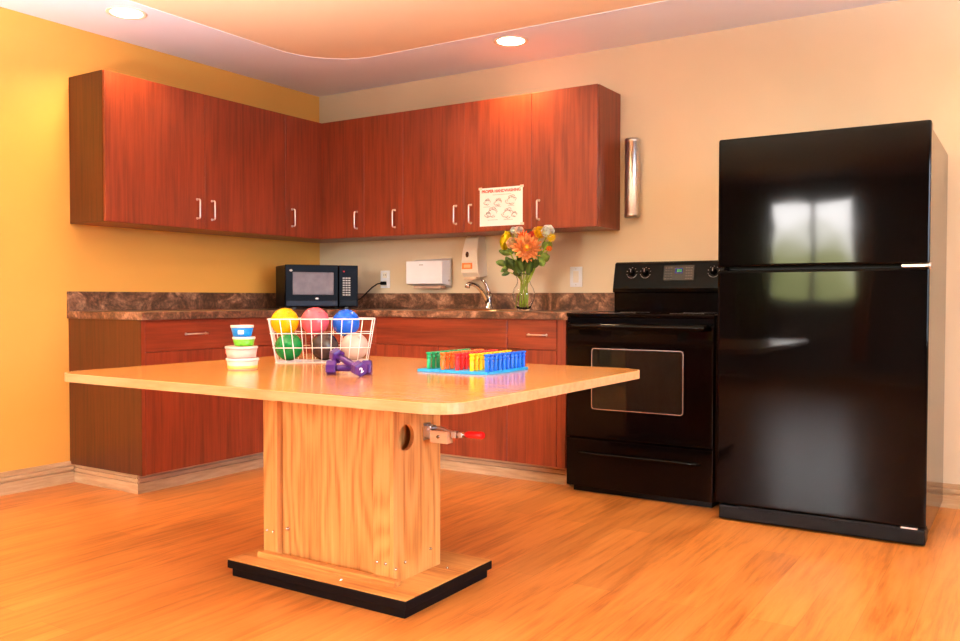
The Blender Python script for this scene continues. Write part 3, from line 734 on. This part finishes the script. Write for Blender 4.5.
# ---------------------------------------------------------------- refrigerator
FX0, FX1 = 3.152, 3.993; fw = (FX1-FX0)/2
t = thing('refrigerator', 'tall black gloss top-freezer refrigerator at the right', 'refrigerator', ((FX0+FX1)/2, 0, 0))
def fridge_black():
    m, nt, b = mat_base('fridge_black_gloss'); L = nt.links
    b.inputs['Base Color'].default_value = rgb(5, 3, 3); b.inputs['Roughness'].default_value = .055
    tc = N(nt, 'ShaderNodeTexCoord'); no = N(nt, 'ShaderNodeTexNoise', Scale=2.2, Detail=2.0); L.new(tc.outputs['Object'], no.inputs['Vector'])
    bn = N(nt, 'ShaderNodeBump', Strength=.08, Distance=.02); L.new(no.outputs['Fac'], bn.inputs['Height']); L.new(bn.outputs['Normal'], b.inputs['Normal'])
    b.inputs['Specular IOR Level'].default_value = .13
    return m
fb = fridge_black()
sideM = plain('fridge_side_black', rgb(20, 14, 13), .16, noise=.1, spec=.6)
MB().box(-fw+.002, fw-.002, -.755, -.03, .03, 1.668, .006).build('cabinet_shell', sideM, t)
MB().box(-fw, fw, -.83, -.762, 1.128, 1.692, .012, seg=4).build('freezer_door', fb, t)
MB().box(-fw, fw, -.83, -.762, .078, 1.114, .012, seg=4).build('fresh_food_door', fb, t)
MB().box(-fw+.01, fw-.01, -.763, -.754, .08, 1.66).build('door_gasket', blackM, t)
m = MB().box(-fw+.012, fw-.002, -.822, -.73, .008, .07, .008).box(-fw+.1, fw-.1, -.824, -.80, .06, .074, .002); m.build('toe_grille', blackM, t)
MB().box(fw-.1, fw-.005, -.835, -.77, 1.1155, 1.1265, .002).cyl((fw-.006, -.80, 1.108), (fw-.006, -.80, 1.134), .009).build('hinge', nickel, t)
MB().box(fw-.09, fw-.03, -.834, -.80, .0715, .077, .001).build('bottom_hinge', nickel, t)
MB().box(-fw+.002, -fw+.03, -.832, -.77, 1.117, 1.125, .002).build('door_stop', blackM, t)
MB().box(fw-.14, fw-.012, -.76, -.66, 1.669, 1.688, .004).build('hinge_cover', blackM, t)
for x in (-fw+.06, fw-.06):
    for y in (-.68, -.1): MB().cyl((x, y, 0), (x, y, .031), .022).build('foot', blackM, t)

# ---------------------------------------------------------------- therapy table
TZ = .725
t = thing('pedestal_table', 'maple pedestal table with rounded corners in the centre of the room', 'table', (2.325, -2.31, 0))
bx = 1.935-2.325; bX = 2.731-2.325; by = -2.552+2.31; bY = -2.05+2.31
MB().box(bx+.012, bX-.012, by+.012, bY-.012, 0, .04, .002).build('plinth', rubber, t)
MB().box(bx, bX, by, bY, .03, .058, .002).build('base_edging', rubber, t)
MB().box(bx+.002, bX-.002, by+.002, bY-.002, .058, .062, .001, seg=1).build('base_board', oakX, t)
px0, px1, py0, py1 = 2.012-2.325, 2.605-2.325, -2.452+2.31, -2.19+2.31
zt0 = .062; zt1 = TZ-.0292
MB().box(px0, px0+.068, py0, py0+.028, zt0, zt1, .0015, seg=1).build('front_post', oakV, t)
MB().box(px1-.085, px1-.0155, py0, py0+.028, zt0, zt1, .0015, seg=1).build('front_post', oakV, t)
MB().box(px0+.016, px1-.0155, py0+.029, py0+.045, zt0, zt1, .001, seg=1).build('front_panel', oakV, t)
MB().box(px0, px0+.015, py0+.029, py1, zt0, zt1, .001, seg=1).build('side_panel', oakV, t)
MB().box(px0+.016, px1-.0155, py1-.016, py1, zt0, zt1, .001, seg=1).build('back_panel', oakV, t)
# right end panel with the hand hole
m = MB(); bm = m.bm; hy, hz, hr = -2.384+2.31, .531, .043; nn = 32
for (xx) in (0,):
    circ = [(hy+hr*math.cos(2*PI*k/nn+PI/4), hz+hr*math.sin(2*PI*k/nn+PI/4)) for k in range(nn)]
    y0_, y1_ = py0, py1
    sq = []
    for k in range(nn):
        s_k = k//(nn//4); f = (k % (nn//4))/(nn//4)
        c4 = [(y1_, zt1), (y0_, zt1), (y0_, zt0), (y1_, zt0)]
        a, b = c4[s_k], c4[(s_k+1) % 4]; sq.append((a[0]+(b[0]-a[0])*f, a[1]+(b[1]-a[1])*f))
    V = [[bm.verts.new((x, *p)) for p in q] for q, x in ((circ, px1), (sq, px1), (sq, px1-.015), (circ, px1-.015))]
    for a in range(4):
        for k in range(nn): bm.faces.new((V[a][k], V[a][(k+1) % nn], V[(a+1) % 4][(k+1) % nn], V[(a+1) % 4][k]))
m.build('end_panel', oakV, t)
MB().box(px0+.0, px1+.028, py0-.03, py0-.001, .0625, .083, .001, seg=1).build('kick_rail', oakX, t)
MB().box(px1-.062, px1-.045, py0+.046, py1-.017, zt0, zt1).build('inner_brace', oakV, t)
# bolts
def bolt(p, d, r=.0055):
    p = Vector(p); d = Vector(d); MB().cyl(p, p+d*.003, r, 12).sphere(tuple(p+d*.003), r*.8, n=8).build('bolt', chrome, t)
for x in (px0+.018, px0+.05, px1-.068, px1-.032):
    for z in (.655, .155 if x < 0 else .125): bolt((x, py0, z), (0, -1, 0))
for y, z in ((py0+.018, .63), (py1-.03, .63), (py1-.06, .13), (py0+.06, .12), (py0+.01, .11)): bolt((px1, y, z), (1, 0, 0))
bolt((px0+.092, py0+.029, .64), (0, -1, 0), .007); bolt((px0+.092, py0+.029, .165), (0, -1, 0), .008)
for x, y in ((px1-.17, py0-.06), (px1+.05, py1-.03)): bolt((x, y, .062), (0, 0, 1), .005)
# top
tx0, tx1, ty0, ty1 = 1.420-2.325, 3.125-2.325, -2.885+2.31, -1.58+2.31
out = rrect(tx0, tx1, ty0, ty1, .1, 10)
m = MB().prism(out, TZ-.029, TZ-.001, bev=.004); m.build('top_edge_band', mapleEdge, t)
MB().prism(rrect(tx0+.006, tx1-.006, ty0+.006, ty1-.006, .094, 10), TZ-.002, TZ).build('tabletop', mapleTop, t)
# toggle clamp on the end panel
c = thing('toggle_clamp', 'toggle clamp with red grip bolted to the table pedestal below the top', 'clamp', (2.606, -2.272, .533))
MB().box(0, .004, -.02, .02, -.024, .034, .001).box(.004, .024, -.004, .004, -.02, .03, .001).box(.004, .03, -.02, -.014, -.012, .026, .001).box(.004, .03, .012, .018, -.012, .026, .001).cyl((.016, -.024, .014), (.016, .024, .014), .006).build('bracket', steel, c)
MB().box(.03, .1, -.022, .012, -.028, .012, .002).build('wooden_block', mapleEdge, c)
MB().cyl((.065, -.0225, -.006), (.065, -.026, -.006), .006).build('bolt', chrome, c)
MB().tube([(.012, .0, .014), (.06, .002, .02), (.1, .003, .01), (.13, .003, .004), (.176, .003, .006)], .006, 8).box(.105, .125, -.008, .012, -.008, .014, .002).box(.132, .148, -.006, .01, -.006, .012, .002).build('link_arm', steel, c)
MB().tube([(.158, .003, .006), (.168, .003, .0065), (.2, .003, .008), (.222, .003, .0085), (.227, .003, .0085)], .0115, 14, taper=[.75, 1, 1.05, 1.1, .9]).build('grip', plain('red_vinyl', rgb(226, 22, 20), .35), c)

# ---------------------------------------------------------------- things on the table
# basket
BA = math.radians(40); bc = Vector((1.852, -1.968, TZ+.0005))
tv = Vector((math.cos(BA), math.sin(BA), 0)); vv = Vector((-math.sin(BA), math.cos(BA), 0))
bt = thing('wire_basket', 'white wire basket full of small exercise balls on the maple table', 'basket', bc, BA)
fb0, bb0 = -.085, .095      # bottom front / back y
hb, ht = .186, .215; ZT_ = .178
def bpt(u_, side, z):
    s = z/ZT_; hx = hb+(ht-hb)*s
    y = (fb0-.02*s) if side == 'f' else (bb0+.02*s)
    return (u_*hx, y, z)
rw = .0016
def rect_loop(z, r=.0022, rad=.02):
    s = z/ZT_; hx = hb+(ht-hb)*s; y0 = fb0-.02*s; y1 = bb0+.02*s
    return [(x, y, z) for x, y in rrect(-hx, hx, y0, y1, rad, 5)]
z0 = .0018
MB().tube(rect_loop(ZT_), .0024, 8, closed=True).build('rim', wireM, bt)
m = MB()
for z in (z0, .062, .12): m.tube(rect_loop(z), rw, 8, closed=True)
m.build('horizontal_wires', wireM, bt)
m = MB(); K = 10
for k in range(K+1):
    u_ = -1+2*k/K; uu = u_*.96
    m.tube([(uu*ht, fb0-.02, ZT_), (uu*hb, fb0, z0+.002), (uu*hb, bb0, z0+.003), (uu*ht, bb0+.02, ZT_)], rw, 8)
for k in range(1, 5):
    y = fb0+(bb0-fb0)*k/5
    m.tube([(-ht, fb0-.02+(bb0-fb0+.04)*k/5, ZT_), (-hb, y, z0+.003), (hb, y, z0+.003), (ht, fb0-.02+(bb0-fb0+.04)*k/5, ZT_)], rw, 8)
m.build('upright_wires', wireM, bt)
def ball(u_, v_, z, r, col, name, label):
    m = MB().sphere((0, 0, 0), r, n=40)
    o = m.build('exercise_ball', plain('ball_'+name, rgb(*col), .14, noise=.06, nscale=25), None)
    MB().lathe([(.0001, -.003), (.006, -.003), (.007, .0008), (.0001, .0012)], 14, M=Matrix.Translation(Vector((.35, -.65, .67)).normalized()*r) @ Vector((.35, -.65, .67)).to_track_quat('Z', 'Y').to_matrix().to_4x4()).build('valve', plain('valve_'+name, tuple(c_*.8 for c_ in rgb(*col)[:3])+(1,), .4), o)
    tag(o, label, 'ball', 'exercise balls in the wire basket', bc+tv*u_+vv*v_+Vector((0, 0, z)))
    o.rotation_euler.z = BA
zb = z0+.0045+.0575; BR = .0575
ball(-.135, -.026, zb, BR, (14, 122, 52), 'green', 'green ball at the bottom left of the wire basket')
ball(.008, -.026, zb, BR, (62, 46, 44), 'black', 'charcoal ball at the bottom centre of the wire basket')
ball(.131, -.026, zb, BR, (196, 172, 160), 'grey', 'pearl grey ball at the bottom right of the wire basket')
ball(-.157, .034, zb+.101, BR, (252, 178, 8), 'yellow', 'yellow ball at the top left of the wire basket')
ball(-.033, .034, zb+.103, BR+.001, (240, 96, 108), 'pink', 'pink ball at the top centre of the wire basket')
ball(.095, .036, zb+.096, BR, (24, 92, 206), 'blue', 'blue ball at the top right of the wire basket')

# tubs
def tub(z, rl, rb, h, body, lid, label, loc=(1.878, -2.425), insert=None, ox=0, oy=0):
    rl *= .88; rb *= .88
    t = thing('plastic_tub', label, 'tub', (loc[0]+ox, loc[1]+oy, z), math.radians(-40), group='stack of putty tubs')
    MB().lathe([(rb*.94, 0), (rb, .003), (rl*.95, h-.009), (rl*.90, h-.009), (rb*.92, .004)], 40).build('cup', body, t)
    MB().lathe([(rl*.93, h-.0095), (rl, h-.0085), (rl, h-.001), (rl*.97, h), (rl*.9, h), (rl*.88, h-.002), (.001, h-.002)], 40).build('lid', lid, t)
    return t
clearT = plain('frosted_tub', rgb(240, 206, 184), .35, noise=.02, sss=.0); pinkT = plain('pink_putty_tub', rgb(240, 184, 168), .35, noise=.03)
lidW = plain('frosted_lid', rgb(242, 224, 214), .3, noise=.02); lidP = plain('pink_white_lid', rgb(240, 208, 196), .3, noise=.02)
blueT = plain('blue_putty_tub', rgb(0, 134, 220), .3, noise=.05); greenT = plain('green_putty_tub', rgb(112, 186, 44), .3, noise=.05)
z = TZ+.0003
tb = tub(z, .068, .06, .043, clearT, lidW, 'wide frosted tub with cream contents, lowest of the stack on the table')
MB().lathe([(.0533, .004), (.0550, .016), (.0530, .016), (.0515, .004)], 40, closed=True).build('contents_band', plain('cream_putty', rgb(250, 206, 104), .4), tb)
z += .0435
tb = tub(z, .0675, .059, .043, pinkT, lidP, 'wide frosted tub with pink contents, second from the bottom of the stack', ox=-.003, oy=-.002)
MB().box(-.032, -.010, -.0568, -.0515, .014, .028, .001, M=None).build('label_sticker', plain('faded_red_label', rgb(232, 120, 100), .5), tb)
z += .0435
tb = tub(z, .047, .039, .034, greenT, lidW, 'small tub of lime green putty, third in the stack', ox=.004, oy=.003)
z += .0345
tb = tub(z, .048, .038, .042, blueT, lidW, 'small tub of blue putty with white sticker, topmost of the stack', ox=-.001, oy=-.0)
MB().box(-.010, .010, -.0398, -.0340, .010, .024, .001, M=Matrix.Rotation(math.radians(80), 4, 'Z')).build('label_sticker', paper, tb)

# peg board
board = thing('peg_board', 'bright blue foam peg board holding rows of coloured pegs', 'peg board', (2.613, -1.99, TZ+.0002), math.radians(1.0))
blueB = plain('blue_foam', rgb(20, 150, 210), .5)
m = MB().box(-.147, .147, -.149, .149, 0, .010, .002); m.build('foam_base', blueB, board)
m = MB()
for i in range(5):
    for j in range(10): pass
BZ = TZ+.0102
cols = [('green', (6, 150, 96)), ('orange', (248, 108, 30)), ('red', (236, 32, 42)), ('yellow', (252, 206, 6)), ('blue', (6, 92, 214))]
words = ['front', 'second from the front', 'third from the front', 'fourth from the front', 'fifth from the front', 'sixth from the front', 'seventh from the front', 'eighth from the front', 'ninth from the front', 'rearmost']
rot = Matrix.Rotation(math.radians(1.0), 3, 'Z')
for i, (cn, cc) in enumerate(cols):
    mt = plain('peg_'+cn, rgb(*cc), .3, noise=.04)
    src = None
    for j in range(10):
        p = rot @ Vector((-.106+i*.0607, -.133+j*.0290, 0)) + Vector((2.613, -1.99, 0)); loc = (p.x, p.y, BZ)
        lab = ('frontmost %s peg in the %s row of the peg board' % (cn, cn)) if j == 0 else ('rearmost %s peg in the %s row of the peg board' % (cn, cn)) if j == 9 else '%s peg, %s in the %s row of the peg board' % (cn, words[j], cn)
        if src is None:
            prof = [(.0068, 0), (.0072, .002), (.0075, .034), (.0062, .037), (.0088, .0405), (.0095, .0435), (.0088, .0465), (.0062, .0495), (.0085, .053), (.0108, .0555), (.0112, .059), (.0095, .0602), (.001, .0602)]
            o = MB().lathe(prof, 20).build('peg', mt); src = o
        else:
            o = src.copy(); COL.objects.link(o)
        tag(o, lab, 'peg', cn+' pegs in the peg board', loc)

# dumbbells
def dumbbell(P, Q, label, roll=0, mark=False):
    P = Vector(P); Q = Vector(Q); d = (Q-P).normalized(); mid = (P+Q)/2; L = (Q-P).length/2
    t = thing('dumbbell', label, 'dumbbell', mid, group='purple dumbbells on the table')
    q = d.to_track_quat('X', 'Z').to_matrix().to_4x4() @ Matrix.Rotation(roll, 4, 'X')
    MB().tube([q @ Vector((x, 0, 0)) for x in (-L, -L*.5, 0, L*.5, L)], .0115, 16, taper=[.9, 1, 1.12, 1, .9]).build('handle', purple, t)
    for s in (-1, 1):
        R0 = .0265; m = MB()
        prof = [(-.018, .75), (-.0165, .93), (-.012, 1), (.012, 1), (.0165, .93), (.018, .75)]
        bm = m.bm; rings = []
        for x, k in prof: rings.append([bm.verts.new(q @ Vector((s*L+x, R0*k*math.cos(PI/3*j+PI/6), R0*k*math.sin(PI/3*j+PI/6)))) for j in range(6)])
        for A, B in zip(rings, rings[1:]):
            for j in range(6): bm.faces.new((A[j], A[(j+1) % 6], B[(j+1) % 6], B[j]))
        bm.faces.new(rings[0][::-1]); bm.faces.new(rings[-1]); h = m.build('head', purple, t)
        if mark and s == mark:
            M = q @ Matrix.Translation((s*(L+.0182), 0, 0)) @ Matrix.Rotation(PI/2*s, 4, 'Z') @ Matrix.Rotation(PI/2, 4, 'X') @ Matrix.Rotation(.5, 4, 'Z') @ Matrix.Translation((0, -.008, 0))
            text_mesh('2', .024, paper, 'weight_mark', h, M, .0003)
R0 = .0265*math.cos(PI/6)
a_ = math.radians(33); cdb = Vector((2.352, -2.376, TZ+R0+.0003)); dv = Vector((math.cos(a_), math.sin(a_), 0))*.061
dumbbell(cdb-dv, cdb+dv, 'purple dumbbell lying flat on the table beneath the other one', roll=0)
P1 = Vector((2.438, -2.424, TZ+.0275)); P2 = Vector((2.275, -2.352, TZ+.0615))
dumbbell(P2, P1, 'purple dumbbell propped diagonally across the one lying flat', roll=0, mark=1)

# ---------------------------------------------------------------- lights
UP = 1150
lensM = emis('lamp_lens', (1, .93, .82, 1), 14)
def downlight(x, y, z, label, power, vis=True):
    t = thing('recessed_downlight', label, 'ceiling light', (x, y, z), group='ceiling downlights')
    MB().lathe([(.075, -.0005), (.098, -.0005), (.098, -.004), (.09, -.006), (.075, -.002)], 40, closed=True).build('trim_ring', plain('cream_trim', rgb(250, 226, 190), .4), t)
    MB().lathe([(.001, -.0015), (.0755, -.0015), (.0755, -.003), (.001, -.004)], 32).build('lens', lensM, t)
    l = bpy.data.lights.new('lamp_light', 'SPOT'); l.energy = power; l.color = (1, .72, .38); l.spot_size = math.radians(140); l.spot_blend = .7; l.shadow_soft_size = .06
    o = bpy.data.objects.new('lamp_light', l); COL.objects.link(o); o.parent = t; o.location = (0, 0, -.03)
downlight(.45, -1.885, H, 'round ceiling downlight above the free end of the golden wall cabinets', 46)
downlight(1.85, -.435, H, 'round ceiling downlight above the poster cabinet', 66)
ZR = H+.003
for x, y in ((.45, -4.2), (4.4, -.43), (5.4, -3.1), (5.4, -5.8)):  # unseen downlights added as fill to brighten the room
    downlight(x, y, H if (y > -.5 or x < .5) else ZR, {(.45, -4.2): 'added unseen fill downlight by the golden wall, out over the open floor', (4.4, -.43): 'added unseen fill downlight above the right end of the tan wall', (2.9, -3.1): 'added unseen fill downlight in the tray nearest the maple table', (5.4, -3.1): 'added unseen fill downlight in the tray, right of the refrigerator', (2.9, -5.8): 'added unseen fill downlight in the tray behind the viewer, left', (5.4, -5.8): 'added unseen fill downlight in the tray behind the viewer, right'}[(x, y)], 8)
for gx, gy, en, lab in ((5.5, -3.2, 1.0, 'added unseen fill uplight in front of the range and refrigerator, to the right'), (1.95, -3.95, .5, 'added unseen fill uplight by the golden wall')):  # unseen uplights added to throw fill light on the ceiling
    t = thing('added_fill_lamp', lab, 'fill lamp', (gx, gy, 0), group='added fill uplights')
    MB().lathe([(.14, 0), (.14, .012), (.10, .022), (.02, .03), (.001, .03)], 32).build('base', nickel, t)
    MB().cyl((0, 0, .028), (0, 0, 1.06), .012).build('pole', nickel, t)
    MB().lathe([(.02, 1.05), (.06, 1.065), (.13, 1.12), (.16, 1.17), (.156, 1.172), (.12, 1.125), (.055, 1.073), (.001, 1.065)], 36, cap=False).build('bowl_shade', nickel, t)
    MB().sphere((0, 0, 1.10), .028, n=16).build('bulb', emis('added_fill_bulb', (.9, .96, 1, 1), 20), t)
    l = bpy.data.lights.new('uplight', 'SPOT'); l.energy = UP*en; l.color = (.70, .88, 1.0); l.shadow_soft_size = .1; l.spot_size = math.radians(152); l.spot_blend = .35
    o = bpy.data.objects.new('uplight', l); COL.objects.link(o); o.parent = t; o.location = (0, 0, 1.18); o.rotation_euler = (PI, 0, 0)
# world: bright overcast sky above green planting
w = bpy.data.worlds.new('world'); SC.world = w; w.use_nodes = True; nt = w.node_tree; L = nt.links
bgN = nt.nodes['Background']; tc = N(nt, 'ShaderNodeTexCoord'); sx = N(nt, 'ShaderNodeSeparateXYZ'); L.new(tc.outputs['Generated'], sx.inputs[0])
no = N(nt, 'ShaderNodeTexNoise', Scale=9.0, Detail=4.0); L.new(tc.outputs['Generated'], no.inputs['Vector'])
ad = N(nt, 'ShaderNodeMath', operation='MULTIPLY_ADD'); ad.inputs[1].default_value = .22; L.new(no.outputs['Fac'], ad.inputs[0]); L.new(sx.outputs['Z'], ad.inputs[2])
r = ramp(nt, [(.0, (1.4, 1.1, .8, 1)), (.08, (.5, .6, .16, 1)), (.13, (1.8, 1.8, .8, 1)), (.2, (6.5, 6.2, 6.0, 1)), (1, (4.5, 5.2, 6, 1))])
L.new(ad.outputs[0], r.inputs['Fac'])
fx = ramp(nt, [(.45, (0, 0, 0, 1)), (.8, (1, 1, 1, 1))]); L.new(sx.outputs['X'], fx.inputs['Fac'])     # added bright cool horizon on the right, strengthens the window light
r2 = ramp(nt, [(.0, (.55, .66, .82, 1)), (.12, (.62, .78, 1.0, 1)), (.2, (.9, 1.16, 1.65, 1)), (1, (.8, 1.1, 1.5, 1))]); L.new(ad.outputs[0], r2.inputs['Fac'])
mxw = N(nt, 'ShaderNodeMixRGB'); L.new(fx.outputs[0], mxw.inputs[0]); L.new(r.outputs[0], mxw.inputs[1]); L.new(r2.outputs[0], mxw.inputs[2])
L.new(mxw.outputs[0], bgN.inputs['Color']); bgN.inputs['Strength'].default_value = 15
def portal(loc, rot, sx_, sy_):
    l = bpy.data.lights.new('window_portal', 'AREA'); l.shape = 'RECTANGLE'; l.size = sx_; l.size_y = sy_; l.cycles.is_portal = True
    o = bpy.data.objects.new('window_portal', l); COL.objects.link(o); o.location = loc; o.rotation_euler = rot
portal((X1+.1, (WR[0]+WR[1])/2, (WR[2]+WR[3])/2), (PI/2, 0, PI/2), WR[1]-WR[0], WR[3]-WR[2])
portal(((WB[0]+WB[1])/2, Y1-.1, (WB[2]+WB[3])/2), (PI/2, 0, 0), WB[1]-WB[0], WB[3]-WB[2])
portal((-.1, (WL[0]+WL[1])/2, (WL[2]+WL[3])/2), (PI/2, 0, -PI/2), WL[1]-WL[0], WL[3]-WL[2])

SC.view_settings.view_transform = 'Standard'; SC.view_settings.look = 'None'; SC.view_settings.gamma = 1
SC.view_settings.use_curve_mapping = False; SC.view_settings.exposure = 0.12
SC.cycles.use_denoising = True
SC.cycles.max_bounces = 10; SC.cycles.transparent_max_bounces = 12
